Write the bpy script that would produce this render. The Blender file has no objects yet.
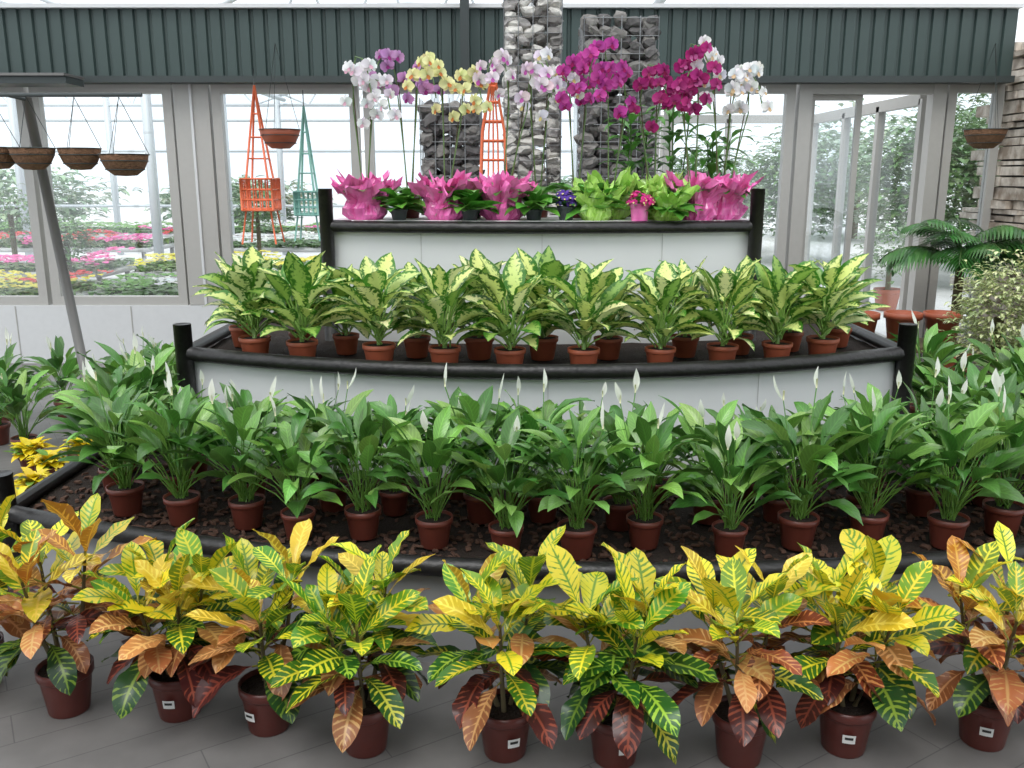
import bpy, math, random
import numpy as np
from mathutils import Vector, Matrix, noise
R = random.Random(7)
rad = math.radians
scene = bpy.context.scene
try:
    scene.view_settings.view_transform = 'Standard'
    scene.view_settings.look = 'None'
except Exception: pass

# ------------------------------------------------------------------ materials
MATS = {}
def newmat(name):
    m = bpy.data.materials.new(name); m.use_nodes = True
    nt = m.node_tree; nt.nodes.clear(); MATS[name] = m
    return m, nt
def N(nt, t, **kw):
    n = nt.nodes.new(t)
    for k, v in kw.items(): setattr(n, k, v)
    return n
def math_(nt, op, a, b=None, c=None, clamp=False):
    n = N(nt, 'ShaderNodeMath', operation=op); n.use_clamp = clamp
    for i, x in enumerate((a, b, c)):
        if x is None: continue
        if isinstance(x, (int, float)): n.inputs[i].default_value = x
        else: nt.links.new(x, n.inputs[i])
    return n.outputs[0]
def simple(name, col, rough=.5, metal=0, spec=.5, noise_amt=0, nscale=20, bump=0, bscale=60, emit=0):
    m, nt = newmat(name)
    o = N(nt, 'ShaderNodeOutputMaterial'); p = N(nt, 'ShaderNodeBsdfPrincipled')
    p.inputs['Base Color'].default_value = (*col, 1); p.inputs['Roughness'].default_value = rough
    p.inputs['Metallic'].default_value = metal; p.inputs['Specular IOR Level'].default_value = spec
    nt.links.new(p.outputs[0], o.inputs[0])
    tc = N(nt, 'ShaderNodeTexCoord')
    if noise_amt:
        nz = N(nt, 'ShaderNodeTexNoise'); nz.inputs['Scale'].default_value = nscale; nz.inputs['Detail'].default_value = 5
        nt.links.new(tc.outputs['Object'], nz.inputs['Vector'])
        mx = N(nt, 'ShaderNodeMixRGB'); mx.inputs[1].default_value = (*[c*(1-noise_amt) for c in col], 1)
        mx.inputs[2].default_value = (*[min(1, c*(1+noise_amt)) for c in col], 1)
        nt.links.new(nz.outputs['Fac'], mx.inputs[0]); nt.links.new(mx.outputs[0], p.inputs['Base Color'])
    if bump:
        nb = N(nt, 'ShaderNodeTexNoise'); nb.inputs['Scale'].default_value = bscale; nb.inputs['Detail'].default_value = 4
        nt.links.new(tc.outputs['Object'], nb.inputs['Vector'])
        b = N(nt, 'ShaderNodeBump'); b.inputs['Strength'].default_value = bump; b.inputs['Distance'].default_value = .01
        nt.links.new(nb.outputs['Fac'], b.inputs['Height']); nt.links.new(b.outputs[0], p.inputs['Normal'])
    return m
def leafmat(name, kind, rough=.35, trans=.25, spec=.5):
    m, nt = newmat(name)
    o = N(nt, 'ShaderNodeOutputMaterial'); p = N(nt, 'ShaderNodeBsdfPrincipled')
    A = N(nt, 'ShaderNodeAttribute', attribute_name='colA'); B = N(nt, 'ShaderNodeAttribute', attribute_name='colB')
    uv = N(nt, 'ShaderNodeUVMap'); uv.uv_map = 'UVMap'
    sep = N(nt, 'ShaderNodeSeparateXYZ'); nt.links.new(uv.outputs[0], sep.inputs[0])
    u = math_(nt, 'ABSOLUTE', math_(nt, 'MULTIPLY', math_(nt, 'SUBTRACT', sep.outputs[0], .5), 2.0)); v = sep.outputs[1]
    tc = N(nt, 'ShaderNodeTexCoord')
    nz = N(nt, 'ShaderNodeTexNoise'); nz.inputs['Detail'].default_value = 3
    nt.links.new(tc.outputs['Object'], nz.inputs['Vector'])
    if kind == 'croton':
        nz.inputs['Scale'].default_value = 26
        ph = math_(nt, 'SUBTRACT', math_(nt, 'MULTIPLY', v, 66.0), math_(nt, 'MULTIPLY', u, 9.0))
        ph = math_(nt, 'ADD', ph, math_(nt, 'MULTIPLY', nz.outputs['Fac'], 5.0))
        s = math_(nt, 'SINE', ph)
        s = math_(nt, 'ADD', s, math_(nt, 'MULTIPLY', math_(nt, 'SUBTRACT', nz.outputs['Fac'], .5), 5.0))
        vein = math_(nt, 'MULTIPLY', math_(nt, 'SUBTRACT', s, .45), 1.9, clamp=True)
        mid = math_(nt, 'MULTIPLY', math_(nt, 'SUBTRACT', .13, u), 12.0, clamp=True)
        mask = math_(nt, 'MAXIMUM', vein, mid)
    elif kind == 'dieff':
        nz.inputs['Scale'].default_value = 75
        a = math_(nt, 'ADD', u, math_(nt, 'MULTIPLY', math_(nt, 'SUBTRACT', nz.outputs['Fac'], .5), 2.2))
        mask = math_(nt, 'MULTIPLY', math_(nt, 'SUBTRACT', .70, a), 3.2, clamp=True)
    elif kind == 'plain':
        nz.inputs['Scale'].default_value = 9
        mid = math_(nt, 'MULTIPLY', math_(nt, 'SUBTRACT', .1, u), 12.0, clamp=True)
        s = math_(nt, 'SINE', math_(nt, 'SUBTRACT', math_(nt, 'MULTIPLY', v, 60.0), math_(nt, 'MULTIPLY', u, 14.0)))
        mask = math_(nt, 'MAXIMUM', math_(nt, 'MULTIPLY', mid, .7), math_(nt, 'MULTIPLY', math_(nt, 'ADD', s, .3), .22, clamp=True))
    else:
        mask = math_(nt, 'MULTIPLY', v, 1.0, clamp=True)
    mx = N(nt, 'ShaderNodeMixRGB'); nt.links.new(mask, mx.inputs[0])
    nt.links.new(A.outputs['Color'], mx.inputs[1]); nt.links.new(B.outputs['Color'], mx.inputs[2])
    nt.links.new(mx.outputs[0], p.inputs['Base Color'])
    p.inputs['Roughness'].default_value = rough; p.inputs['Specular IOR Level'].default_value = spec
    t = N(nt, 'ShaderNodeBsdfTranslucent'); nt.links.new(mx.outputs[0], t.inputs[0])
    ms = N(nt, 'ShaderNodeMixShader'); ms.inputs[0].default_value = trans
    nt.links.new(p.outputs[0], ms.inputs[1]); nt.links.new(t.outputs[0], ms.inputs[2]); nt.links.new(ms.outputs[0], o.inputs[0])
    return m
leafmat('croton_leaf', 'croton', .30, .15)
leafmat('dieffenbachia_leaf', 'dieff', .33, .2)
leafmat('green_leaf', 'plain', .28, .18, .6)
leafmat('petal', 'petal', .5, .35, .3)
simple('terracotta_plastic', (.15, .036, .024), .4, noise_amt=.2)
simple('croton_pot_plastic', (.115, .026, .02), .35, noise_amt=.2)
simple('terracotta_light', (.34, .085, .04), .5, noise_amt=.2)
simple('potting_soil', (.022, .013, .009), .95, noise_amt=.6, nscale=60, bump=1, bscale=120)
simple('bark_chip', (.085, .042, .027), .9, noise_amt=.5, nscale=40, bump=.6)
simple('woody_stem', (.12, .10, .05), .8, noise_amt=.3)
simple('white_panel', (.76, .77, .79), .45, noise_amt=.04, nscale=3)
simple('shade_tinted_base_panel', (.34, .345, .36), .5, noise_amt=.15, nscale=3)  # lower-tier panel, greyed so the shade behind the crotons sits in its colour
simple('black_log', (.014, .013, .013), .4, noise_amt=.5, nscale=15, bump=.5, bscale=30)
simple('white_shelf', (.8, .78, .8), .5)
simple('label_white', (.8, .8, .78), .5)
simple('label_ink', (.03, .03, .03), .5)
simple('aluminium_frame', (.42, .41, .39), .45, noise_amt=.05)
simple('panel_seam', (.55, .55, .56), .5)
simple('grey_panel', (.62, .63, .64), .5, noise_amt=.05)
simple('green_cladding', (.042, .066, .062), .45, noise_amt=.08, nscale=4)
simple('white_steel', (.55, .59, .62), .5)
simple('dark_steel', (.035, .045, .045), .5)
simple('pole_grey', (.16, .155, .15), .4, metal=.3)
simple('stone_light', (.42, .40, .39), .85, noise_amt=.55, nscale=12, bump=.6, bscale=40)
simple('stone_pale', (.64, .62, .58), .85, noise_amt=.35, nscale=12, bump=.6, bscale=40)
simple('stone_dark', (.10, .095, .095), .85, noise_amt=.6, nscale=12, bump=.6, bscale=40)
simple('stone_mid', (.20, .19, .18), .85, noise_amt=.5, nscale=12, bump=.6, bscale=40)
simple('wire_galv', (.30, .31, .32), .4, metal=.6)
simple('coir', (.19, .10, .055), .95, noise_amt=.6, nscale=50, bump=1, bscale=90)
simple('orange_metal', (.78, .17, .07), .45)
simple('teal_metal', (.24, .50, .43), .45)
simple('pink_cellophane', (.96, .17, .48), .2, noise_amt=.3, nscale=30, spec=.8)
simple('green_cellophane', (.42, .68, .14), .2, noise_amt=.3, nscale=30, spec=.8)
simple('outdoor_paving', (.6, .6, .6), .8, noise_amt=.12, nscale=2)
simple('bench_white', (.6, .6, .6), .6)
simple('fill_blocker_dark', (.2, .2, .2), .7)

def floor_mat():
    m, nt = newmat('floor_tiles')
    o = N(nt, 'ShaderNodeOutputMaterial'); p = N(nt, 'ShaderNodeBsdfPrincipled')
    tc = N(nt, 'ShaderNodeTexCoord'); mp = N(nt, 'ShaderNodeMapping'); mp.inputs['Rotation'].default_value = (0, 0, rad(-32))
    br = N(nt, 'ShaderNodeTexBrick'); br.offset = .5
    br.inputs['Scale'].default_value = 1; br.inputs['Brick Width'].default_value = .9; br.inputs['Row Height'].default_value = .16
    br.inputs['Mortar Size'].default_value = .002
    br.inputs['Color1'].default_value = (.225, .215, .21, 1); br.inputs['Color2'].default_value = (.245, .235, .23, 1)
    br.inputs['Mortar'].default_value = (.14, .135, .135, 1)
    nt.links.new(tc.outputs['Object'], mp.inputs[0]); nt.links.new(mp.outputs[0], br.inputs['Vector'])
    nz = N(nt, 'ShaderNodeTexNoise'); nz.inputs['Scale'].default_value = 6; nz.inputs['Detail'].default_value = 6
    nt.links.new(tc.outputs['Object'], nz.inputs['Vector'])
    mx = N(nt, 'ShaderNodeMixRGB', blend_type='MULTIPLY'); mx.inputs[0].default_value = .5
    nt.links.new(br.outputs['Color'], mx.inputs[1]); nt.links.new(nz.outputs['Fac'], mx.inputs[2])
    nt.links.new(mx.outputs[0], p.inputs['Base Color']); p.inputs['Roughness'].default_value = .5
    nt.links.new(p.outputs[0], o.inputs[0])
floor_mat()
def stonewall_mat():
    m, nt = newmat('stacked_stone')
    o = N(nt, 'ShaderNodeOutputMaterial'); p = N(nt, 'ShaderNodeBsdfPrincipled')
    oi = N(nt, 'ShaderNodeTexCoord')
    nz = N(nt, 'ShaderNodeTexNoise'); nz.inputs['Scale'].default_value = 8; nz.inputs['Detail'].default_value = 6
    nt.links.new(oi.outputs['Object'], nz.inputs['Vector'])
    cr = N(nt, 'ShaderNodeValToRGB'); cr.color_ramp.elements[0].position = .35; cr.color_ramp.elements[0].color = (.30, .24, .19, 1)
    cr.color_ramp.elements[1].position = .65; cr.color_ramp.elements[1].color = (.72, .65, .57, 1)
    nt.links.new(nz.outputs['Fac'], cr.inputs[0]); nt.links.new(cr.outputs[0], p.inputs['Base Color'])
    b = N(nt, 'ShaderNodeBump'); b.inputs['Strength'].default_value = .8; b.inputs['Distance'].default_value = .02
    nt.links.new(nz.outputs['Fac'], b.inputs['Height']); nt.links.new(b.outputs[0], p.inputs['Normal'])
    p.inputs['Roughness'].default_value = .9; nt.links.new(p.outputs[0], o.inputs[0])
stonewall_mat()
def glassmat(name, tint, tr):
    m, nt = newmat(name)
    o = N(nt, 'ShaderNodeOutputMaterial'); t = N(nt, 'ShaderNodeBsdfTransparent'); t.inputs[0].default_value = (*tint, 1)
    g = N(nt, 'ShaderNodeBsdfGlossy'); g.inputs['Roughness'].default_value = .03
    ms = N(nt, 'ShaderNodeMixShader'); ms.inputs[0].default_value = 1-tr
    nt.links.new(t.outputs[0], ms.inputs[1]); nt.links.new(g.outputs[0], ms.inputs[2]); nt.links.new(ms.outputs[0], o.inputs[0])
glassmat('window_glass', (.96, .98, .99), .93)
def polymat():
    m, nt = newmat('polycarbonate')
    o = N(nt, 'ShaderNodeOutputMaterial'); t = N(nt, 'ShaderNodeBsdfTransparent')
    g = N(nt, 'ShaderNodeBsdfTranslucent'); g.inputs[0].default_value = (.9, .95, 1, 1)
    ms = N(nt, 'ShaderNodeMixShader'); ms.inputs[0].default_value = .3
    nt.links.new(t.outputs[0], ms.inputs[1]); nt.links.new(g.outputs[0], ms.inputs[2]); nt.links.new(ms.outputs[0], o.inputs[0])
polymat()
FLAT = {'pink_cellophane', 'green_cellophane'}

# ------------------------------------------------------------------ mesh builder
class MB:
    def __init__(s): s.v=[]; s.f=[]; s.m=[]; s.uv=[]; s.a=[]; s.b=[]; s.mats=[]
    def mi(s, name):
        if name not in s.mats: s.mats.append(name)
        return s.mats.index(name)
    def vert(s, p, uv=(0,0), a=(1,1,1), b=(1,1,1)):
        s.v.append((p[0],p[1],p[2])); s.uv.append(uv); s.a.append((*a,1)); s.b.append((*b,1)); return len(s.v)-1
    def face(s, idx, mat): s.f.append(tuple(idx)); s.m.append(s.mi(mat))
    def box(s, c, d, mat, rz=0):
        i0=len(s.v); cz,sn=math.cos(rz),math.sin(rz)
        for x in (-1,1):
            for y in (-1,1):
                for z in (-1,1):
                    px,py=x*d[0]/2,y*d[1]/2
                    s.vert((c[0]+px*cz-py*sn, c[1]+px*sn+py*cz, c[2]+z*d[2]/2))
        for q in ((0,1,3,2),(4,6,7,5),(0,4,5,1),(2,3,7,6),(0,2,6,4),(1,5,7,3)):
            s.face([i0+k for k in q], mat)
    def tube(s, pts, r, mat, seg=6, a=(1,1,1), b=(1,1,1), cap=True):
        pts=[Vector(p) for p in pts]; n=len(pts)
        rs = r if isinstance(r,(list,tuple)) else [r]*n
        rings=[]
        for i,p in enumerate(pts):
            t=(pts[min(i+1,n-1)]-pts[max(i-1,0)]).normalized()
            ref=Vector((0,0,1)) if abs(t.z)<.95 else Vector((1,0,0))
            x=t.cross(ref).normalized(); y=t.cross(x)
            rings.append([s.vert(p+x*math.cos(k*2*math.pi/seg)*rs[i]+y*math.sin(k*2*math.pi/seg)*rs[i],(.5,i/max(1,n-1)),a,b) for k in range(seg)])
        for i in range(n-1):
            for k in range(seg):
                s.face((rings[i][k],rings[i][(k+1)%seg],rings[i+1][(k+1)%seg],rings[i+1][k]),mat)
        if cap:
            s.face(rings[0],mat); s.face(rings[-1][::-1],mat)
    def lathe(s, prof, mat, seg=20, c=(0,0,0), mod=None):
        rings=[]
        for j,(r,z) in enumerate(prof):
            ring=[]
            for k in range(seg):
                an=k*2*math.pi/seg; rr=r; zz=z
                if mod: rr,zz=mod(an,j,r,z)
                ring.append(s.vert((c[0]+rr*math.cos(an),c[1]+rr*math.sin(an),c[2]+zz)))
            rings.append(ring)
        for j in range(len(prof)-1):
            for k in range(seg):
                s.face((rings[j][k],rings[j][(k+1)%seg],rings[j+1][(k+1)%seg],rings[j+1][k]),mat)
        return rings
    def pot(s, r, h, mat='terracotta_plastic', c=(0,0,0), soil=True, seg=22):
        rb=r*.72
        s.lathe([(0.001,0),(rb,0),(rb+.002,.004),(r*.93,h*.78),(r*.94,h*.80),(r*1.0,h*.80),(r*1.02,h*.82),(r*1.03,h),(r*.97,h),(r*.94,h*.88)],mat,seg,c)
        if soil: s.lathe([(r*.945,h*.9),(r*.6,h*.93),(.001,h*.95)],'potting_soil',seg,c)
    def leaf(s, base, az, e0, e1, L, W, prof, cA, cB, mat, nu=4, nv=9, fold=.25, wave=0, roll=0, pet=0, petr=.0025, e_p=None, petcol=None):
        p=Vector(base); ca,sa=math.cos(az),math.sin(az)
        if pet>0:
            ep=e_p if e_p is not None else e0; pp=[p.copy()]
            for i in range(3):
                e=ep+(e0-ep)*(i/2.0)**2
                p=p+Vector((math.cos(e)*ca,math.cos(e)*sa,math.sin(e)))*(pet/3); pp.append(p.copy())
            s.tube(pp,petr,mat,4,petcol or cA,petcol or cA,False)
        ph=R.random()*6.28; rows=[]
        for i in range(nv+1):
            t=i/nv; e=e0+(e1-e0)*t
            T=Vector((math.cos(e)*ca,math.cos(e)*sa,math.sin(e)))
            if i>0: p=p+T*(L/nv)
            S=Vector((-sa,ca,0)); 
            if roll: S=Matrix.Rotation(roll,3,T)@S
            Nn=T.cross(S)
            w=W*float(np.interp(t,prof[0],prof[1])); row=[]
            for j in range(nu+1):
                u=-1+2*j/nu
                q=p+S*(u*w*math.cos(fold*abs(u)))+Nn*(abs(u)*w*math.sin(fold)+wave*W*math.sin(ph+t*17)*abs(u)*(1 if u>0 else -1))
                row.append(s.vert(q,((u+1)/2,t),cA,cB))
            rows.append(row)
        for i in range(nv):
            for j in range(nu):
                s.face((rows[i][j],rows[i][j+1],rows[i+1][j+1],rows[i+1][j]),mat)
    def mesh(s, name, smooth=True):
        me=bpy.data.meshes.new(name); me.from_pydata(s.v,[],s.f)
        for mn in s.mats: me.materials.append(MATS[mn])
        me.polygons.foreach_set('material_index',s.m)
        me.polygons.foreach_set('use_smooth',[smooth and (s.mats[k] not in FLAT) for k in s.m])
        li=np.zeros(len(me.loops),dtype=np.int32); me.loops.foreach_get('vertex_index',li)
        uvl=me.uv_layers.new(name='UVMap'); uvl.data.foreach_set('uv',np.array(s.uv,dtype=np.float32)[li].ravel())
        for nm,dat in (('colA',s.a),('colB',s.b)):
            at=me.color_attributes.new(nm,'FLOAT_COLOR','POINT'); at.data.foreach_set('color',np.array(dat,dtype=np.float32).ravel())
        me.update(); return me
    def obj(s, name, loc=(0,0,0), smooth=True, rz=0, sc=1, parent=None):
        return place(s.mesh(name,smooth),name,loc,rz,sc,parent)
def place(me,name,loc=(0,0,0),rz=0,sc=1,parent=None):
    o=bpy.data.objects.new(name,me); scene.collection.objects.link(o)
    o.location=loc; o.rotation_euler=(0,0,rz); o.scale=(sc,sc,sc) if not isinstance(sc,tuple) else sc
    if parent: o.parent=parent
    return o
def empty(name,loc=(0,0,0)):
    o=bpy.data.objects.new(name,None); scene.collection.objects.link(o); o.location=loc; return o

P_CRO=([0,.08,.3,.55,.75,.9,1],[.08,.22,.66,1,.90,.48,.02])
P_DIE=([0,.1,.3,.5,.7,.87,1],[.12,.6,.96,1,.76,.36,.01])
P_SPA=([0,.12,.33,.5,.7,.86,1],[.08,.5,.95,1,.76,.36,.01])
P_STR=([0,.2,.6,1],[.5,1,.8,.02])
P_ORC=([0,.2,.5,.8,1],[.5,.8,1,.85,.1])
def jit(c,a=.15):
    k=1+R.uniform(-a,a); return tuple(max(0,min(1,x*k*(1+R.uniform(-a,a)*.4))) for x in c)

# ------------------------------------------------------------------ plants
def croton_mesh(warm, seed, nst=3, H=.62, tag=False):
    R.seed(seed); m=MB(); m.pot(.080,.150,'croton_pot_plastic')
    if seed%3!=1:
        la=-math.pi/2+R.uniform(-.5,.5)
        for k,(dz,h2,mt,off) in enumerate(((.075,.028,'label_white',.0795-.004),(.078,.008,'label_ink',.0807-.004))):
            wd=.22 if k==0 else .14; rr=[]
            for q in range(5):
                an=la-wd+2*wd*q/4
                rr.append([m.vert((math.cos(an)*(off+(z)*.13-.006),math.sin(an)*(off+(z)*.13-.006),z)) for z in (dz-h2/2,dz+h2/2)])
            for q in range(4): m.face((rr[q][0],rr[q+1][0],rr[q+1][1],rr[q][1]),mt)
    if tag:
        i=[m.vert(p) for p in ((.03,-.05,.13),(.045,-.05,.13),(.022,-.075,.25),(.002,-.072,.245))]; m.face(i,'label_white')
    for s_ in range(nst):
        sa=s_*2*math.pi/nst+R.random(); top=H-.155-R.uniform(0,.05) - (.05 if s_ else 0)
        dx,dy=math.cos(sa)*.075,math.sin(sa)*.075
        b=Vector((math.cos(sa)*.02,math.sin(sa)*.02,.135))
        tp=Vector((dx*1.3,dy*1.3,top))
        m.tube([b,b.lerp(tp,.5)+Vector((dx*.15,dy*.15,0)),tp],[.008,.006,.004],'woody_stem')
        n=18; az=R.random()*6.28
        shot=warm+R.uniform(-.15,.15)
        for i in range(n):
            t=i/(n-1); az+=2.4+R.uniform(-.3,.3)
            p=b.lerp(tp,.30+.70*t)
            e0=rad(8+58*t**1.25+R.uniform(-12,12)); e1=e0-rad(62-38*t+R.uniform(-14,18))
            L=R.uniform(.155,.215)*(1 if t<.8 else .9); W=L*R.uniform(.185,.235)
            x=R.random()
            hot=shot+(R.random()-.5)*.55
            if t>.58:
                if hot>.80: A=(.46,.17,.02);B=(.80,.46,.07)
                elif hot>.26:
                    if x<.5: A=(.72,.62,.03);B=(.13,.27,.015)
                    elif x<.78: A=(.16,.30,.02);B=(.80,.70,.04)
                    else: A=(.62,.42,.03);B=(.88,.70,.10)
                else: A=(.08,.25,.015);B=(.60,.64,.04)
            elif t>.28:
                if hot>.74: A=(.26,.065,.025);B=(.66,.28,.10)
                elif hot>.50: A=(.60,.26,.08);B=(.84,.52,.20)
                elif hot>.28: A=(.05,.16,.015);B=(.78,.68,.04)
                else: A=(.025,.12,.015);B=(.34,.52,.05)
            else:
                if x<.25: A=(.07,.018,.016);B=(.30,.07,.04)
                elif x<.58: A=(.36,.13,.05);B=(.64,.34,.14)
                elif x<.8: A=(.02,.08,.015);B=(.55,.52,.05)
                else: A=(.014,.055,.014);B=(.16,.26,.03)
            m.leaf(p,az,e0,e1,L,W,P_CRO,jit(A,.22),jit(B,.18),'croton_leaf',nu=4,nv=10,fold=R.uniform(.1,.4),wave=R.uniform(.05,.16),roll=R.uniform(-.4,.4),pet=.035,petr=.003,petcol=(.3,.3,.05))
    return m.mesh('croton_mesh_%d'%seed)
crot=[(-1.364,2.48,.54,.70),(-1.016,2.46,.42,.62),(-.724,2.39,.36,.63),(-.42,2.29,.36,.65),(-.02,2.27,.46,.66),(.289,2.24,.32,.65),(.64,2.24,.54,.67),(.952,2.29,.52,.66),(1.367,2.32,.62,.66),(-1.72,2.62,.60,.66),(1.75,2.42,.6,.66)]
for i,(x,y,w,h) in enumerate(crot):
    place(croton_mesh(w,100+i,4 if i%2 else 3,h,i in (8,)),'croton_plant',(x,y,0),R.uniform(-.2,.2))

def lily_mesh(seed):
    R.seed(seed); m=MB(); m.pot(.061,.102)
    n=R.randint(34,42)
    for i in range(n):
        az=i*2.4+R.uniform(-.5,.5); k=i/n
        ep=rad(56+32*k+R.uniform(-8,6)); e0=ep-rad(R.uniform(5,28)); e1=e0-rad(R.uniform(20,80))
        pet=R.uniform(.09,.15)+.13*k; L=R.uniform(.135,.195); W=L*R.uniform(.14,.195)
        A=jit((.065,.175,.032) if R.random()<.55 else (.17,.34,.07),.3); B=tuple(min(1,c*1.8) for c in A)
        m.leaf((R.uniform(-.02,.02),R.uniform(-.02,.02),.095),az,e0,e1,L,W,P_SPA,A,B,'green_leaf',nu=4,nv=8,fold=R.uniform(.15,.45),wave=R.uniform(0,.14),roll=R.uniform(-.6,.6),pet=pet,petr=.0022,e_p=ep,petcol=(.16,.33,.06))
    for i in range(R.choice([1,1,2,2])):
        az=R.random()*6.28; r=R.uniform(.03,.14); hh=R.uniform(.40,.52)
        q=(r*math.cos(az),r*math.sin(az),hh)
        m.tube([(0,0,.1),(q[0]*.5,q[1]*.5,hh*.6),q],.002,'green_leaf',4,(.15,.35,.08),(.15,.35,.08),False)
        m.leaf(q,az,rad(R.uniform(30,75)),rad(R.uniform(60,110)),R.uniform(.07,.095),.0145,P_SPA,(.85,.88,.78),(.92,.92,.86),'petal',nu=2,nv=5,fold=.5,roll=R.uniform(-1,1))
        m.tube([(q[0],q[1],hh),(q[0],q[1],hh+.03)],.003,'petal',5,(.8,.8,.55),(.8,.8,.55))
    return m.mesh('peace_lily_mesh_%d'%seed)
LM=[lily_mesh(300+i) for i in range(10)]
R.seed(11)
def T3(x): return 2.67+.53*((x-.45)/2.36)**2
def T2(x): return 3.62+.41*((x-.15)/1.64)**2
def T1(x): return 4.42+.16*((x-.147)/1.075)**2
Z3,Z2,Z1=.345,.785,1.385
cnt=0
def lily(x,y,z,sc):
    global cnt
    place(LM[cnt%10],'peace_lily_plant',(x,y,z),R.random()*6.28,sc); cnt+=1
for i,px in enumerate([-1.47,-1.22,-.97,-.76,-.53,-.27,-.02,.22,.46,.74,.99,1.25,1.51,1.76,2.02,2.3,2.58]):
    lily(px,T3(px)+R.choice([.17,.21,.25])+R.uniform(-.02,.02),Z3,R.uniform(.95,1.12))
for i in range(15):
    px=-1.6+i*.29; lily(px+R.uniform(-.04,.04),T3(px)+.46+R.uniform(-.04,.04),Z3,R.uniform(.94,1.1))
for i in range(12):
    px=-1.35+i*.28; lily(px+R.uniform(-.04,.04),T3(px)+.70,Z3,R.uniform(.78,.92))
for (x,y) in [(-1.69,3.75),(-1.7,4.05),(-1.68,4.38),(2.02,3.78),(2.3,3.85),(2.05,4.1),(2.4,4.15),(2.1,4.45),(2.6,3.8),(2.6,4.4)]:
    lily(x,y,Z3,R.uniform(1.0,1.14))
for (x,y) in [(-3.15,5.3),(-2.85,5.05),(-2.4,5.35),(-2.3,5.05),(-3.4,5.85),(-3.05,5.95),(-2.5,5.9),(-2.2,5.65),(-2.05,5.35),(-2.1,4.85),(-3.6,5.2)]:
    lily(x,y,0,R.uniform(1.05,1.25))
lily(1.42,1.97,0,.5)

def dieff_mesh(seed):
    R.seed(seed); m=MB(); m.pot(.067,.10,'terracotta_light')
    n=30
    m.tube([(0,0,.09),(0,0,.17)],.01,'green_leaf',6,(.2,.35,.08),(.2,.35,.08))
    for i in range(n):
        az=i*2.4+R.uniform(-.4,.4); k=i/n
        ep=rad(42+42*k); e0=ep-rad(R.uniform(0,18)); e1=e0-rad(R.uniform(40,85)-25*k)
        L=R.uniform(.145,.195); W=L*R.uniform(.24,.30)
        A=jit((.055,.20,.02),.25)
        x=R.random(); B=jit((.70,.78,.26) if x<.6 else ((.82,.85,.44) if x<.85 else (.30,.48,.10)),.12)
        m.leaf((R.uniform(-.02,.02),R.uniform(-.02,.02),.10+.07*k),az,e0,e1,L,W,P_DIE,A,B,'dieffenbachia_leaf',nu=4,nv=8,fold=R.uniform(.1,.4),wave=R.uniform(0,.08),roll=R.uniform(-.5,.5),pet=.07+.10*k,petr=.004,e_p=ep,petcol=(.3,.5,.12))
    return m.mesh('dieffenbachia_mesh_%d'%seed)
DM=[dieff_mesh(500+i) for i in range(7)]
R.seed(21)
for i,x in enumerate([-1.17,-.935,-.578,-.289,-.009,.306,.638,.918,1.177,1.405]):
    place(DM[i%7],'dieffenbachia_plant',(x,T2(x)+.15,Z2),R.random()*6.28,R.uniform(.97,1.08))
for i,x in enumerate([-1.32,-1.0,-.78,-.44,-.15,.14,.44,.8,1.07,1.33,1.6]):
    place(DM[(i+3)%7],'dieffenbachia_plant',(x,T2(x)+.42,Z2),R.random()*6.28,R.uniform(.9,1.05))

# orchids
def petal(m,c,d,nrm,L,W,cA,cup=.12):
    s=d.cross(nrm).normalized(); rows=[]
    for t,w in ((0,.25),(.35,.9),(.7,1),(1,.35)):
        rows.append([m.vert(c+d*(L*t)+s*(u*w*W)+nrm*(cup*L*(abs(u)*.5-t*t)),( .5,t),tuple(x*.8 for x in cA),tuple(min(1,x*1.2) for x in cA)) for u in (-1,0,1)])
    for i in range(3):
        for j in range(2): m.face((rows[i][j],rows[i][j+1],rows[i+1][j+1],rows[i+1][j]),'petal')
def oflower(m,c,nrm,sz,col,lip):
    nrm=nrm.normalized(); up=(Vector((0,0,1))-nrm*nrm.z).normalized(); 
    up=Matrix.Rotation(R.uniform(-.4,.4),3,nrm)@up
    for an,L,W in ((0,.9,.30),(128,.85,.28),(-128,.85,.28)):
        petal(m,c,Matrix.Rotation(rad(an),3,nrm)@up,nrm,sz*L*.52,sz*W*.5,jit(col,.18),.3)
    for an in (72,-72): petal(m,c+nrm*.003,Matrix.Rotation(rad(an),3,nrm)@up,nrm,sz*.5,sz*.29,jit(col,.18),.35)
    petal(m,c+nrm*.008,Matrix.Rotation(math.pi,3,nrm)@up+nrm*.5,nrm,sz*.28,sz*.13,lip)
def wrapmesh(m,wrap,seed,k_=1.0):
    ph=R.random()*6
    for lay in range(2):
        prof=[(.001,0),(.080,.0),(.102,.025),(.104,.055),(.088,.078),(.098,.098),(.122,.118),(.145,.132),(.158,.145)]
        k0=(1-.22*lay)*k_
        def mod(an,j,r,z):
            k=min(1,max(0,(j-1))/7)
            d=noise.noise(Vector((math.cos(an)*3.2,math.sin(an)*3.2,z*26+seed+lay*9)))
            d2=noise.noise(Vector((math.cos(an)*9,math.sin(an)*9,z*60+seed*2)))
            e=math.sin(an*4+ph+lay)*.5+.5
            return r*k0*(1+.38*d*(.5+k)+.22*d2), max(0,(z+k*k*(.055*e+.06*d2)+ .03*lay*k)*k_)
        m.lathe(prof,wrap,52,mod=mod)
    m.lathe([(.066*k_,.085*k_),(.001,.09*k_)],'potting_soil',16)
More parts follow.
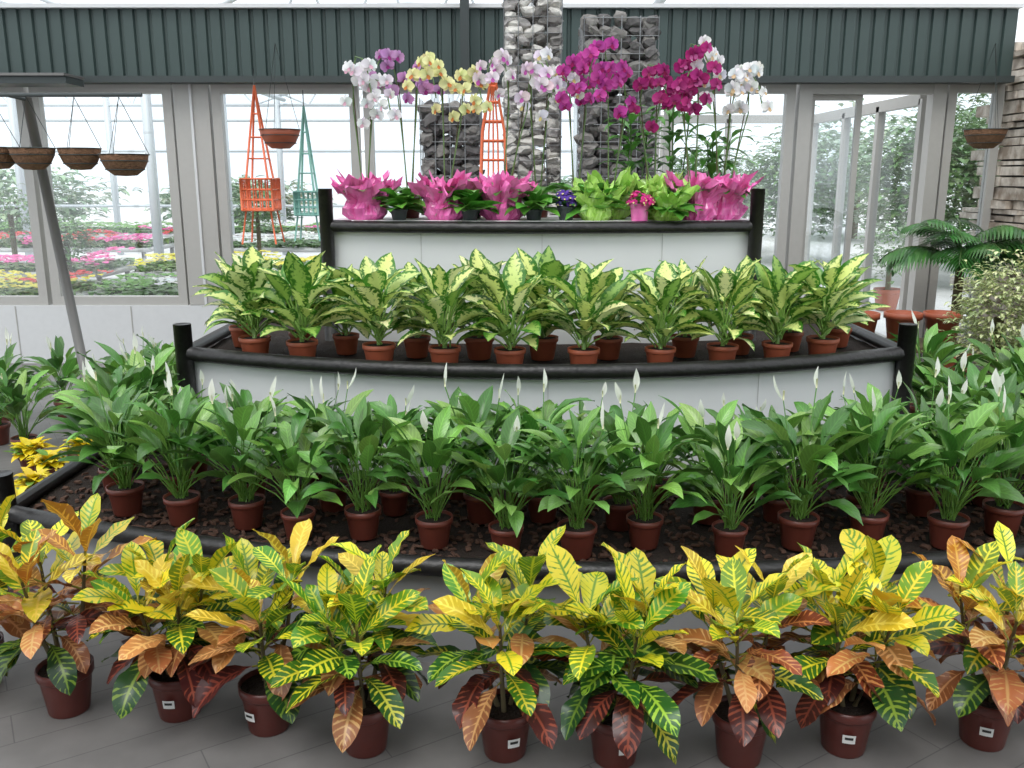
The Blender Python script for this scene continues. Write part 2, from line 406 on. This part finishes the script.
def orchid_mesh(seed,col,lip,wrap,H=.78,nsp=2,nf=9,lean=0):
    R.seed(seed); m=MB()
    if wrap: wrapmesh(m,wrap,seed)
    else: m.pot(.065,.12,'terracotta_plastic')
    for i in range(11):
        az=i*2.4+R.random()*.5
        A=jit((.09,.28,.045),.3)
        m.leaf((0,0,.09),az,rad(R.uniform(35,72)),rad(R.uniform(-30,10)),R.uniform(.15,.22),.038,P_ORC,A,tuple(c*1.5 for c in A),'green_leaf',fold=.3,roll=R.uniform(-.2,.2))
    for s_ in range(nsp):
        ox=(s_-.5*(nsp-1))*.09+lean*.1; sg=(1 if s_ else -1) if nsp>1 else R.choice((-1,1))
        if R.random()<.3: sg=-sg
        h=H*(1.02 if s_==0 else R.uniform(.86,.98))
        pts=[Vector((ox*.2,.01,.12)),Vector((ox*.6,.02,h*.45)),Vector((ox,.02,h*.70)),Vector((ox+.01*sg,0,h*.87)),Vector((ox+.03*sg,-.04,h)),Vector((ox+.07*sg,-.08,h*.98)),Vector((ox+.10*sg,-.11,h*.89)),Vector((ox+.115*sg,-.13,h*.77))]
        m.tube(pts,.0035,'green_leaf',5,(.12,.22,.06),(.12,.22,.06),False)
        m.tube([(ox*.3,.03,.12),(ox,.03,h*.85)],.003,'woody_stem',4)
        for k in range(nf):
            t=2.1+(len(pts)-1-2.1)*(k+.5)/nf; i0=min(len(pts)-2,int(t)); c0=pts[i0].lerp(pts[i0+1],t-i0)
            side=1 if k%2 else -1
            c=c0+Vector((side*R.uniform(.015,.045),-.035+R.uniform(-.02,.03),R.uniform(-.06,.02)))
            oflower(m,c,Vector((side*R.uniform(0,.9),-1,R.uniform(-.4,.3))),R.uniform(.064,.088),col,lip)
            m.tube([c+Vector((0,.005,0)),c0],.0015,'green_leaf',3,(.12,.22,.06),(.12,.22,.06),False)
    return m.mesh('orchid_mesh_%d'%seed)
WH=(.84,.82,.85); PU=(.55,.28,.54); YE=(.80,.78,.40); MG=(.52,.06,.34); DM_=(.38,.02,.17); PK=(.80,.68,.76)
orch=[(-.75,4.68,WH,(.7,.4,.5),'pink_cellophane',.77,2,10,0),(-.54,4.84,PU,(.3,.02,.2),None,.80,2,9,0),(-.34,4.66,YE,(.6,.2,.05),'pink_cellophane',.77,2,11,.4),
 (-.05,4.66,PK,(.5,.1,.4),'pink_cellophane',.79,2,9,.8),(.14,4.90,WH,(.6,.5,.2),None,.80,2,8,0),
 (.34,4.86,MG,(.3,0,.1),None,.80,2,9,0),(.50,4.72,MG,(.3,0,.1),'green_cellophane',.82,2,9,.3),(.74,4.74,DM_,(.2,0,.05),'green_cellophane',.74,2,9,-.5),
 (.93,4.64,DM_,(.5,.1,.3),'pink_cellophane',.82,2,10,-.5),(1.08,4.70,WH,(.7,.5,.3),'pink_cellophane',.82,3,10,.2)]
for i,(x,y,c,l,w,h,ns,nf,ln) in enumerate(orch):
    place(orchid_mesh(700+i,c,l,w,h,ns,nf,ln),'potted_orchid',(x,y,Z1+.0))
def small_flowering(seed,col,wrap=None,n=26,r=.07):
    R.seed(seed); m=MB()
    if wrap: m.lathe([(.001,0),(.04,0),(.045,.06),(.06,.085)],wrap,20); m.lathe([(.045,.06),(.001,.065)],'potting_soil',14)
    else: m.pot(.045,.07,'dark_steel')
    for i in range(16):
        A=jit((.05,.2,.03)); m.leaf((0,0,.065),i*2.4,rad(R.uniform(20,70)),rad(R.uniform(-30,10)),R.uniform(.07,.11),.022,P_SPA,A,A,'green_leaf',nu=2,nv=5)
    for i in range(n):
        d=Vector((R.uniform(-1,1),R.uniform(-1,.5),R.uniform(0,1))).normalized()
        oflower(m,Vector((0,0,.08))+d*r*R.uniform(.6,1),d+Vector((0,-.6,.1)),.035,col,(.8,.7,.3))
    return m.mesh('small_flowering_%d'%seed)
place(small_flowering(801,(.12,.05,.38)),'african_violet_pot',(.27,4.58,Z1))
place(small_flowering(802,(.75,.04,.30),'pink_cellophane'),'pink_kalanchoe_pot',(.63,4.52,Z1))
def foliage_pot(seed,L=.2,wrap=None):
    R.seed(seed); m=MB()
    if wrap: wrapmesh(m,wrap,seed,.8)
    else: m.pot(.045,.055,'dark_steel')
    for i in range(32):
        A=jit((.10,.30,.04),.3); m.leaf((0,0,.05),i*2.4,rad(R.uniform(0,80)),rad(R.uniform(-45,20)),R.uniform(.7,1)*L,L*.26,P_DIE,A,tuple(c*1.5 for c in A),'green_leaf',roll=R.uniform(-.3,.3),pet=.04)
    return m.mesh('foliage_%d'%seed)
for i,(x,y,wr) in enumerate([(-.57,4.62,None),(-.2,4.84,None),(.11,4.60,None),(.42,4.60,'green_cellophane'),(.78,4.56,'green_cellophane'),(1.0,4.94,None),(-.21,4.58,None)]):
    place(foliage_pot(820+i,.16,wr),'foliage_plant',(x,y,Z1))
def tall_foliage(seed,H):
    R.seed(seed); m=MB(); m.pot(.06,.1,'dark_steel')
    for s_ in range(3):
        a=s_*2.1; q=Vector((math.cos(a)*.03,math.sin(a)*.03,.09)); tp=Vector((math.cos(a)*.07,math.sin(a)*.07,H))
        m.tube([q,tp],.004,'green_leaf',5,(.1,.2,.05),(.1,.2,.05))
        for i in range(11):
            A=jit((.08,.24,.035)); m.leaf(q.lerp(tp,.3+.7*i/10),i*2.4+s_,rad(R.uniform(20,70)),rad(R.uniform(-50,0)),R.uniform(.13,.20),.028,P_DIE,A,tuple(c*1.5 for c in A),'green_leaf',nu=2,nv=5,pet=.02)
    return m.mesh('tall_foliage_%d'%seed)
for i,(x,y,h) in enumerate([(.66,4.99,.5),(.88,4.99,.58),(1.09,4.96,.40)]): place(tall_foliage(850+i,h),'upright_foliage_plant',(x,y,Z1))

# ------------------------------------------------------------------ tiered stand
stand=empty('tiered_display_stand')
def tier(tag,xc,hw,fn,yb,zt,zb,soil,railr,postr,posttop,zrail,postbot,pm='white_panel'):
    n=36; xs=[xc-hw+2*hw*i/n for i in range(n+1)]
    m=MB()
    for i in range(n):
        a=[m.vert((xs[i],fn(xs[i])+.03,zb)),m.vert((xs[i+1],fn(xs[i+1])+.03,zb)),m.vert((xs[i+1],fn(xs[i+1])+.03,zrail)),m.vert((xs[i],fn(xs[i])+.03,zrail))]
        m.face(a,pm)
    for x in (xs[0],xs[-1]):
        y0=fn(x)+.03
        a=[m.vert((x,y0,zb)),m.vert((x,yb,zb)),m.vert((x,yb,zrail)),m.vert((x,y0,zrail))]; m.face(a,pm)
    a=[m.vert((xs[0],yb,zb)),m.vert((xs[-1],yb,zb)),m.vert((xs[-1],yb,zrail)),m.vert((xs[0],yb,zrail))]; m.face(a,pm)
    for i in range(8,n,10):
        m.box((xs[i],fn(xs[i])+.0285,(zb+zrail)/2),(.003,.004,zrail-zb-.002),'panel_seam')
    m.obj('panels_'+tag,parent=stand,smooth=False)
    s=MB(); ny=24
    for i in range(n+1):
        y0=fn(xs[i])+.035
        for j in range(ny+1):
            y=y0+(yb-y0)*j/ny
            z=zt+(0 if not soil else -.008+.008*noise.noise(Vector((xs[i]*9,y*9,0))))
            s.vert((xs[i],y,z))
    for i in range(n):
        for j in range(ny):
            q=i*(ny+1)+j; s.face((q,q+ny+1,q+ny+2,q+1),'potting_soil' if soil else 'white_shelf')
    s.obj('bed_'+tag,parent=stand)
    r=MB()
    r.tube([(x,fn(x),zrail) for x in xs],railr,'black_log',10)
    for x in (xs[0],xs[-1]):
        y0=fn(x)
        r.tube([(x,y0,zrail),(x,yb,zrail)],railr*.85,'black_log',10)
        r.tube([(x,y0-.01,postbot),(x,y0-.01,posttop)],postr,'black_log',12)
    r.obj('rails_'+tag,parent=stand)
tier('lower',.45,2.36,T3,5.4,Z3,0,True,.033,.045,.52,.365,0,'shade_tinted_base_panel')
tier('middle',.15,1.64,T2,5.35,Z2,Z3-.02,True,.033,.04,.95,.815,Z3-.01)
tier('upper',.147,1.075,T1,5.15,Z1,Z2-.02,False,.028,.035,1.54,1.355,Z2-.01)
R.seed(5); m=MB()
for k in range(1800):
    x=R.uniform(-1.85,2.7); y=T3(x)+R.uniform(.06,.85)
    c=Vector((x,y,Z3-.002+R.random()*.006)); rot=Matrix.Rotation(R.random()*6.28,3,'Z')@Matrix.Rotation(R.uniform(-.4,.4),3,'X')
    l,w,h=R.uniform(.006,.018),R.uniform(.004,.010),.004
    i0=len(m.v)
    for a in (-1,1):
        for b in (-1,1):
            for d in (-1,1): m.vert(c+rot@Vector((a*l*(1-.2*d),b*w*(1+.2*a),d*h)))
    for q in ((0,1,3,2),(4,6,7,5),(0,4,5,1),(2,3,7,6),(0,2,6,4),(1,5,7,3)): m.face([i0+z for z in q],'bark_chip')
m.obj('bark_mulch',smooth=False,parent=stand)

# ------------------------------------------------------------------ room
m=MB(); i=[m.vert(p) for p in ((-7,-2.5,0),(4.25,-2.5,0),(4.25,7.95,0),(-7,7.95,0))]; m.face(i,'floor_tiles'); m.obj('floor',smooth=False)
m=MB(); i=[m.vert(p) for p in ((-60,7.95,-.01),(60,7.95,-.01),(60,90,-.01),(-60,90,-.01))]; m.face(i,'outdoor_paving'); m.obj('ground_outside',smooth=False)
YW=7.8
m=MB()
m.box((-2.35,YW,.255),(9.4,.12,.51),'grey_panel')
for x in (-5.5,-4.3,-3.3,-2.2,-1.1,0,1.1): m.box((x,YW-.062,.255),(.008,.006,.5),'aluminium_frame')
m.obj('wall_back',smooth=False)
m=MB(); m.box((-1.4,-2.55,1.7),(11.2,.1,3.4),'fill_blocker_dark'); m.obj('fill_blocker_rear',smooth=False)  # unseen slab behind the camera, added to block fill light
def frame_rect(m,x0,x1,z0,z1,t=.06,y=YW,dy=.08,mat='aluminium_frame'):
    m.box(((x0+x1)/2,y,z0+t/2),(x1-x0,dy,t),mat); m.box(((x0+x1)/2,y,z1-t/2),(x1-x0,dy,t),mat)
    m.box((x0+t/2,y,(z0+z1)/2),(t,dy,z1-z0-2*t),mat); m.box((x1-t/2,y,(z0+z1)/2),(t,dy,z1-z0-2*t),mat)
cols=[-7,-5.4,-4.0,-2.79,-2.50,-1.25,.1,1.25,2.36]
wn=1
for a,b in zip(cols[:-1],cols[1:]):
    m=MB()
    if abs(b-a)<.5:
        m.box(((a+b)/2,YW,1.43),(b-a,.10,1.83),'aluminium_frame')
        m.box(((a+b)/2,YW-.055,1.43),(.02,.02,1.83),'grey_panel')
        m.obj('trim_1',smooth=False); continue
    frame_rect(m,a+.02,b-.02,.51,2.34,.075)
    m.box(((a+b)/2,YW,1.43),(b-a-.18,.012,1.68),'window_glass')
    m.obj('window_%d'%wn,smooth=False); wn+=1
m=MB()
for x in (2.42,3.52): m.box((x,YW,1.17),(.11,.12,2.34),'aluminium_frame')
m.box((2.97,YW,2.30),(1.0,.1,.08),'aluminium_frame')
frame_rect(m,2.48,2.92,0.0,2.26,.045,YW+.05,.04)
m.box((2.70,YW+.05,1.13),(.35,.01,2.15),'window_glass')
m.obj('door_1',smooth=False)
m=MB(); frame_rect(m,3.60,4.06,0.0,2.34,.07); m.box((3.83,YW,1.17),(.32,.012,2.2),'window_glass'); m.box((3.83,YW,.9),(.34,.06,.06),'aluminium_frame'); m.obj('window_%d'%wn,smooth=False)
m=MB()
for y in (7.98,8.9,9.8,10.8): m.box((3.5,y,1.12),(.07,.07,2.24),'aluminium_frame')
for z in (.08,2.24): m.box((3.5,9.39,z),(.07,2.8,.1),'aluminium_frame')
for y in (8.44,9.35,10.3): m.box((3.5,y,1.16),(.01,.86,2.06),'window_glass')
m.box((2.6,10.8,2.24),(1.9,.07,.09),'aluminium_frame')
for x in (1.75,2.5): m.box((x,10.8,1.12),(.06,.07,2.24),'aluminium_frame')
m.obj('lobby_glazing',smooth=False)
m=MB(); x=-7.0; pts=[]
while x<4.0:
    for dx,dy in ((0,0),(.075,0),(.085,.022),(.105,.022)): pts.append((x+dx,YW-.18+dy))
    x+=.115
prev=None
for (x,y) in pts:
    cur=(m.vert((x,y,2.38)),m.vert((x,y,2.90)))
    if prev: m.face((prev[0],cur[0],cur[1],prev[1]),'green_cladding')
    prev=cur
m.box((-1.47,YW-.12,2.36),(11.0,.2,.05),'dark_steel'); m.box((-1.47,YW-.12,2.91),(11.0,.22,.03),'grey_panel')
m.obj('trim_2',smooth=False)
m=MB()
for x in (-5.2,-.37): m.box((x,YW-.3,2.95),(.07,.07,1.1),'dark_steel')
m.obj('trim_3',smooth=False)
m=MB(); m.box((-5.0,YW-.45,2.315),(3.2,.3,.05),'dark_steel'); m.box((-5.0,YW-.45,2.355),(3.2,.34,.02),'pole_grey'); m.obj('trim_4',smooth=False)
R.seed(9); m=MB(); z=0
while z<2.6:
    h=R.uniform(.04,.12); y=5.0
    while y<7.9:
        l=R.uniform(.10,.5); hh=h*R.uniform(.75,1); m.box((4.2+R.uniform(-.05,.02),y+l/2,z+hh/2),(.2,l-R.uniform(.004,.02),hh-.006),'stacked_stone',R.uniform(-.03,.03)); y+=l
    z+=h
m.box((4.24,6.45,1.3),(.14,2.9,2.6),'stone_dark')
m.obj('wall_right',smooth=False)
m=MB(); i=[m.vert(p) for p in ((-7,-2.5,3.5),(4.3,-2.5,3.5),(4.3,7.9,3.5),(-7,7.9,3.5))]; m.face(i,'polycarbonate')
for y in np.arange(-1.5,7.9,1.8): m.box((-1.35,y,3.56),(11.3,.08,.1),'white_steel')
for x in (-6.9,-4.1,-1.3,1.5,4.2): m.box((x,2.7,3.64),(.08,10.4,.06),'white_steel')
m.obj('ceiling',smooth=False)

# ------------------------------------------------------------------ gabion columns
def gabion(seed,w,H,stones,ss):
    R.seed(seed); m=MB()
    import bmesh
    bm=bmesh.new(); bmesh.ops.create_icosphere(bm,subdivisions=2,radius=1)
    V=[v.co.copy() for v in bm.verts]; F=[[v.index for v in f.verts] for f in bm.faces]; bm.free()
    z=0
    while z<H-ss*.3:
        for side in range(4):
            n=max(2,round(w/ss))
            for k in range(n):
                u=-w/2+(k+.5)*w/n+R.uniform(-.3,.3)*ss
                d=w/2-ss*.42+R.uniform(-.012,.006)
                x,y=((u,-d),(d,u),(-u,d),(-d,-u))[side]
                c=Vector((x,y,z+ss*.42+R.uniform(-.22,.22)*ss)); c.z=max(c.z,ss*.45)
                sc=Vector((R.uniform(.5,.78),R.uniform(.5,.68),R.uniform(.32,.5)))*ss
                rt=Matrix.Rotation(R.uniform(-.6,.6),3,'Y')@Matrix.Rotation(R.uniform(-.8,.8),3,'X'); o=R.random()*50
                if side%2: rt=Matrix.Rotation(math.pi/2,3,'Z')@rt
                st=R.choice(stones); i0=len(m.v)
                for v in V:
                    vv=Vector([math.copysign(abs(a)**.7,a) for a in v])*.88
                    q=vv*(1+.45*noise.noise(v*1.5+Vector((o,o,o)))); m.vert(c+rt@Vector((q.x*sc.x,q.y*sc.y,q.z*sc.z)))
                for f in F: m.face([i0+a for a in f],st)
        z+=ss*.72
    g=.10; hw=w/2+.008
    zz=0
    while zz<=H+.02:
        for a,b in (((-hw,-hw),(hw,-hw)),((hw,-hw),(hw,hw)),((hw,hw),(-hw,hw)),((-hw,hw),(-hw,-hw))):
            m.tube([(a[0],a[1],zz),(b[0],b[1],zz)],.0025,'wire_galv',4,cap=False)
        zz+=g
    nn=round(2*hw/g)
    for i in range(nn+1):
        t=-hw+2*hw*i/nn
        for p in ((t,-hw),(t,hw),(-hw,t),(hw,t)): m.tube([(p[0],p[1],0),(p[0],p[1],H+.01)],.0025,'wire_galv',4,cap=False)
    return m.obj('gabion_column',smooth=False)
g=gabion(41,.34,2.04,['stone_dark','stone_dark','stone_mid'],.085); g.location=(-.37,5.75,0)
g=gabion(42,.36,3.1,['stone_light','stone_pale','stone_pale','stone_mid'],.08); g.location=(.135,6.35,0)
g=gabion(43,.42,2.50,['stone_dark','stone_mid','stone_mid','stone_dark'],.085); g.location=(.64,5.8,0)

# ------------------------------------------------------------------ hanging things
def basket(name,loc,r,h,wire_top,mat='coir'):
    m=MB(); m.lathe([(.001,0),(r*.45,0.004),(r*.75,h*.3),(r*.93,h*.7),(r,h),(r*.93,h),(r*.85,h*.8),(.001,h*.75)],mat,30,
        mod=lambda an,j,rr,z:(rr*(1+.04*noise.noise(Vector((an*3,j,r*90)))),z))
    for j in range(3):
        t=(.3,.7,1)[j]; rr=r*(.78,.95,1.02)[j]
        m.tube([(rr*math.cos(a*.2618*1.0),rr*math.sin(a*.2618),h*t) for a in range(25)],.003,'dark_steel',4,cap=False)
    for k in range(3):
        a=k*2.094+.5; m.tube([(r*math.cos(a),r*math.sin(a),h),(0,0,wire_top)],.002,'dark_steel',4)
    return m.obj(name,loc)
for x,y,z,r in ((-3.05,5.5,1.64,.125),(-2.81,5.44,1.635,.125),(-2.56,5.5,1.635,.12),(-2.29,5.48,1.60,.14)):
    basket('hanging_basket',(x,y,z),r,.125,2.05-z)
m=MB(); m.tube([(-4.2,5.47,2.06),(-2.15,5.47,2.06)],.012,'dark_steel',8); m.tube([(-4.15,5.47,2.06),(-4.15,5.47,0)],.03,'pole_grey',10)
m.tube([(-2.72,5.68,0),(-2.93,5.68,2.06)],.030,'pole_grey',12); m.tube([(-2.93,5.68,2.05),(-2.93,5.47,2.06)],.012,'dark_steel',8); m.obj('basket_rail')
basket('hanging_bowl',(-1.74,7.0,1.80),.15,.14,.75,'terracotta_light')
basket('hanging_bowl',(3.55,7.0,1.80),.15,.14,.75,'coir')
def hang_trellis(name,loc,mat,h1,h2,h3,w):
    m=MB(); t=.009; c=[(-w,-w),(w,-w),(w,w),(-w,w)]
    for (x,y) in c:
        m.tube([(0,0,h1),(x*.7,y*.7,h3)],t,mat,6)
        m.tube([(x,y,h2),(x,y,h3)],t,mat,6); m.tube([(x*.8,y*.8,h2),(x*1.1,y*1.1,0)],t*.8,mat,6)
    for q in range(4):
        a,b=c[q],c[(q+1)%4]
        for z in (h2,h2+(h3-h2)*.33,h2+(h3-h2)*.66,h3): m.tube([(a[0],a[1],z),(b[0],b[1],z)],t*.8,mat,5)
        for k in (.2,.4,.6,.8):
            x=a[0]+(b[0]-a[0])*k; y=a[1]+(b[1]-a[1])*k; m.tube([(x,y,h2),(x,y,h3)],t*.7,mat,5)
        for k in (.3,.55,.78):
            s=.7*(k); z=h1+(h3-h1)*k
            m.tube([(a[0]*s,a[1]*s,z),(b[0]*s,b[1]*s,z)],t*.6,mat,5)
    m.box((0,0,h2+.01),(2*w,2*w,.012),mat)
    m.tube([(0,0,h1),(0,0,h1+.12)],.004,'dark_steel',4)
    return m.obj(name,loc)
hang_trellis('hanging_trellis_planter',(-1.98,7.25,1.08),'orange_metal',1.2,.26,.5,.12)
hang_trellis('hanging_trellis_planter',(-1.62,7.3,1.10),'teal_metal',1.03,.20,.38,.09)
m=MB(); w=.078
for sx,sy in ((-1,-1),(1,-1),(1,1),(-1,1)): m.tube([(sx*w,sy*w,0),(sx*w*.75,sy*w*.75,.45),(0,0,.78)],.008,'orange_metal',6)
for z,s in ((.1,.95),(.2,.9),(.3,.84),(.4,.79),(.5,.62),(.6,.41),(.68,.24)):
    c=[(-w*s,-w*s),(w*s,-w*s),(w*s,w*s),(-w*s,w*s)]
    for q in range(4): m.tube([(*c[q],z),(*c[(q+1)%4],z)],.006,'orange_metal',5)
for k in (-.4,0,.4): m.tube([(k*w,-w*.95,0),(k*w*.75,-w*.75,.45),(0,0,.77)],.005,'orange_metal',5)
m.tube([(0,0,.77),(0,0,.80)],.010,'orange_metal',6)
m.obj('garden_obelisk',(-.10,5.03,Z1))

# ------------------------------------------------------------------ right side plants
def palm(name,loc,seed,H,n=16,hb=.5):
    R.seed(seed); m=MB(); m.pot(.15,.28,'terracotta_light'); m.tube([(0,0,.25),(0,0,hb)],.035,'woody_stem',8)
    for i in range(n):
        az=i*2.4; e=rad(R.uniform(45,88)); L=R.uniform(.75,1)*H; p=Vector((0,0,hb-.02)); k=20; e1=e-rad(R.uniform(90,135))
        pts=[p.copy()]
        for j in range(k):
            el=e+(e1-e)*(j/k)**1.3; p=p+Vector((math.cos(el)*math.cos(az),math.cos(el)*math.sin(az),math.sin(el)))*L/k; pts.append(p.copy())
            if j>3:
                for s_ in (-1,1):
                    A=jit((.055,.17,.04),.35)
                    m.leaf(p,az+s_*rad(50),el*.5+.1,el*.5-.8,.26*math.sin(math.pi*(j/k)**.8)+.05,.016,P_STR,A,A,'green_leaf',nu=2,nv=3)
        m.tube(pts,.006,'green_leaf',4,(.08,.15,.04),(.08,.15,.04),False)
    return m.obj(name,loc)
palm('potted_palm',(3.40,6.85,0),61,.72,22,.92)
def bush(name,loc,seed,cA,cB,rx,rz,zc,n,L,mat='green_leaf',pot=(.16,.26),potmat='terracotta_light'):
    R.seed(seed); m=MB()
    if pot: m.pot(pot[0],pot[1],potmat)
    m.tube([(0,0,(pot[1]-.02 if pot else 0)),(0,0,zc)],.02+rx*.03,'woody_stem',6)
    for i in range(n):
        d=Vector((R.gauss(0,1),R.gauss(0,1),R.gauss(0,1))).normalized()*R.uniform(.45,1)
        k=1+.3*noise.noise(d*2.5)
        p=Vector((d.x*rx*k,d.y*rx*k,zc+d.z*rz*k))
        A=jit(cA,.3); m.leaf(p,math.atan2(d.y,d.x)+R.uniform(-.8,.8),rad(R.uniform(0,60)),rad(R.uniform(-60,0)),L*R.uniform(.7,1.2),L*.28,P_DIE,A,jit(cB,.2),mat,nu=2,nv=4,pet=L*.3,petr=.002)
    return m.obj(name,loc)
bush('variegated_shrub',(3.06,5.6,0),71,(.34,.42,.16),(.74,.78,.46),.28,.40,.74,1600,.05,'dieffenbachia_leaf')
bush('leafy_shrub',(3.62,5.1,0),72,(.05,.15,.03),(.1,.25,.05),.28,.3,.6,500,.09)
bush('leafy_shrub',(3.12,4.75,0),73,(.10,.24,.04),(.3,.4,.1),.24,.22,.55,450,.09)
m=MB(); m.box((0,0,.42),(.9,.4,.04),'woody_stem')
for x in (-.4,.4):
    for y in (-.16,.16): m.box((x,y,.2),(.05,.05,.4),'woody_stem')
m.obj('plant_bench',(2.75,6.35,0),smooth=False)
for x in (-.28,0.02,.3):
    m=MB(); m.lathe([(.001,0),(.09,0),(.115,.18),(.13,.18),(.13,.22),(.115,.22),(.11,.19),(.001,.19)],'terracotta_light',20); m.obj('terracotta_planter',(2.75+x,6.32,.441),rz=.785)
def yellow_pot(seed,loc):
    R.seed(seed); m=MB(); m.pot(.07,.11)
    for i in range(44):
        A=jit((.78,.62,.02) if R.random()<.8 else (.15,.3,.04),.15); m.leaf((0,0,.1),i*2.4,rad(R.uniform(15,85)),rad(R.uniform(-50,20)),R.uniform(.06,.11),.025,P_SPA,A,A,'green_leaf',nu=2,nv=5,pet=.04)
    m.obj('yellow_primrose_pot',loc)
for i,(x,y) in enumerate([(-2.45,4.55),(-2.65,4.75),(-2.4,4.8),(-2.2,4.45),(-2.35,4.2),(-2.85,4.55),(-2.15,4.15),(-2.3,3.95)]): yellow_pot(900+i,(x,y,0))

# ------------------------------------------------------------------ outside
def flower_bench(name,loc,lx,ly,z,cols,seed,n=900):
    R.seed(seed); m=MB(); m.box((0,0,z-.03),(lx,ly,.06),'bench_white')
    for x in (-lx/2+.1,lx/2-.1):
        for y in (-ly/2+.1,ly/2-.1): m.box((x,y,(z-.06)/2),(.05,.05,z-.06),'bench_white')
    for i in range(n):
        x=R.uniform(-lx/2,lx/2); y=R.uniform(-ly/2,ly/2); h=.06+.12*(noise.noise(Vector((x*1.7,y*1.7,seed)))+.5)
        c=cols[int((noise.noise(Vector((x*.9+seed,y*.9,3.3)))*.5+.5)*len(cols)*.999)]
        az=R.random()*6.28
        g=jit((.14,.28,.08)); m.leaf((x,y,z),az,rad(R.uniform(40,85)),rad(0),h+.05,.035,P_DIE,g,g,'green_leaf',nu=1,nv=2)
        if R.random()<.6: cc=jit(c,.15); m.leaf((x,y,z+h),az,rad(R.uniform(0,60)),rad(-10),.07,.04,P_ORC,cc,cc,'petal',nu=1,nv=2)
    m.obj(name,loc)
PKc=(.9,.2,.5);YL=(.9,.8,.15);RD=(.75,.1,.1);WHc=(.9,.9,.9);LV=(.6,.4,.75);GR=(.25,.45,.15)
for k,(x,y,lx,ly,z,cl) in enumerate([(-5.6,9.2,2.6,1.1,.45,[GR,YL,RD,GR]),(-2.9,9.2,2.4,1.1,.45,[GR,GR,WHc,PKc,YL]),(-.4,9.2,2.2,1.1,.5,[PKc,WHc,GR]),
  (-6.4,11.1,3.2,1.0,.5,[YL,WHc,PKc,RD]),(-3.0,11.1,3.0,1.0,.5,[RD,PKc,YL,GR]),(.15,11.1,2.5,1.0,.5,[WHc,LV,PKc]),
  (-7.2,13.6,4,1.3,.6,[PKc,PKc,RD,LV]),(-2.9,13.6,3.2,1.3,.6,[PKc,WHc,PKc]),(-6,16.9,8,1.3,.6,[PKc,GR,WHc])]):
    flower_bench('flower_bench',(x,y,0),lx,ly,z,cl,k+3,int(330*lx*ly))
m=MB()
for y in (12.2,15.4,19):
    for x in (-12,-8.2,-4.75,-1.0,1.3):
        m.box((x,y,1.6),(.10,.10,3.2),'white_steel')
    for x0,x1 in ((-12,-4.6),(-4.6,1.3)):
        n=12
        top=[(x0+(x1-x0)*i/n,y,3.2+1.1*math.sin(math.pi*i/n)) for i in range(n+1)]
        m.tube(top,.04,'white_steel',6); m.tube([(x0,y,3.0),(x1,y,3.0)],.035,'white_steel',6)
        for i in range(1,n,2): m.tube([(top[i][0],y,3.0),top[i-1]],.018,'white_steel',5); m.tube([(top[i][0],y,3.0),top[min(n,i+1)]],.018,'white_steel',5)
for x in (-12,-4.6,1.3): m.tube([(x,8.1,3.1),(x,19,3.1)],.04,'white_steel',6)
for z in (1.0,2.1,2.7): m.tube([(-12,19,z),(1.3,19,z)],.03,'white_steel',5)
m.obj('greenhouse_frame')
GA=(.14,.25,.10);GB=(.22,.36,.14)
for k,(x,y,rx,rz,zc) in enumerate([(6.2,13.5,1.1,1.0,1.5),(8.3,15.5,1.5,1.3,1.9),(5.4,17,1.2,1.0,1.4),(7.3,11.8,.8,.8,1.0),(10.5,18,1.8,1.5,2.2),(12,15,1.6,1.5,1.7),(4.3,20,1.3,1.0,1.2)]):
    bush('garden_tree',(x,y,0),80+k,GA,GB,rx,rz,zc,3200,.16,pot=None)
for k,(x,y,rx,rz,zc) in enumerate([(3.0,11.8,.25,.25,1.3),(-5.0,10.2,.3,.3,.9),(-3.45,12.4,.3,.35,1.2),(-6.8,12.4,.5,.4,1.1),(4.6,11.0,.4,.4,.7)]):
    bush('potted_tree',(x,y,0),95+k,GA,GB,rx,rz,zc,450,.09)
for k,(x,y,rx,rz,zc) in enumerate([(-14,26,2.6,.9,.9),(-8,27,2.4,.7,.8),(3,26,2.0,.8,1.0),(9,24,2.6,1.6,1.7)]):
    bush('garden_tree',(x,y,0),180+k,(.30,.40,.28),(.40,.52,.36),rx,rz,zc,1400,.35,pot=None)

# ------------------------------------------------------------------ light
w=bpy.data.worlds.new('World'); scene.world=w; w.use_nodes=True; nt=w.node_tree; nt.nodes.clear()
o=N(nt,'ShaderNodeOutputWorld'); b=N(nt,'ShaderNodeBackground'); tc=N(nt,'ShaderNodeTexCoord'); sp=N(nt,'ShaderNodeSeparateXYZ')
nt.links.new(tc.outputs['Generated'],sp.inputs[0]); cr=N(nt,'ShaderNodeValToRGB')
cr.color_ramp.elements[0].position=0.0; cr.color_ramp.elements[0].color=(.89,.95,1,1)
cr.color_ramp.elements[1].position=.6; cr.color_ramp.elements[1].color=(.95,.98,1,1)
nt.links.new(sp.outputs[2],cr.inputs[0]); nt.links.new(cr.outputs[0],b.inputs[0]); b.inputs[1].default_value=1.5
nt.links.new(b.outputs[0],o.inputs[0])
sl=bpy.data.lights.new('sun','SUN'); sl.energy=2.5; sl.angle=rad(34); sl.color=(1,.98,.94)
so=bpy.data.objects.new('sun',sl); scene.collection.objects.link(so); so.rotation_euler=(rad(28),rad(-12),0)

cam=bpy.data.cameras.new('camera'); cam.lens=900/1024*36; cam.sensor_width=36; cam.clip_end=300
co=bpy.data.objects.new('camera',cam); scene.collection.objects.link(co); co.location=(0,0,1.6); co.rotation_euler=(rad(77),0,0)
scene.camera=co
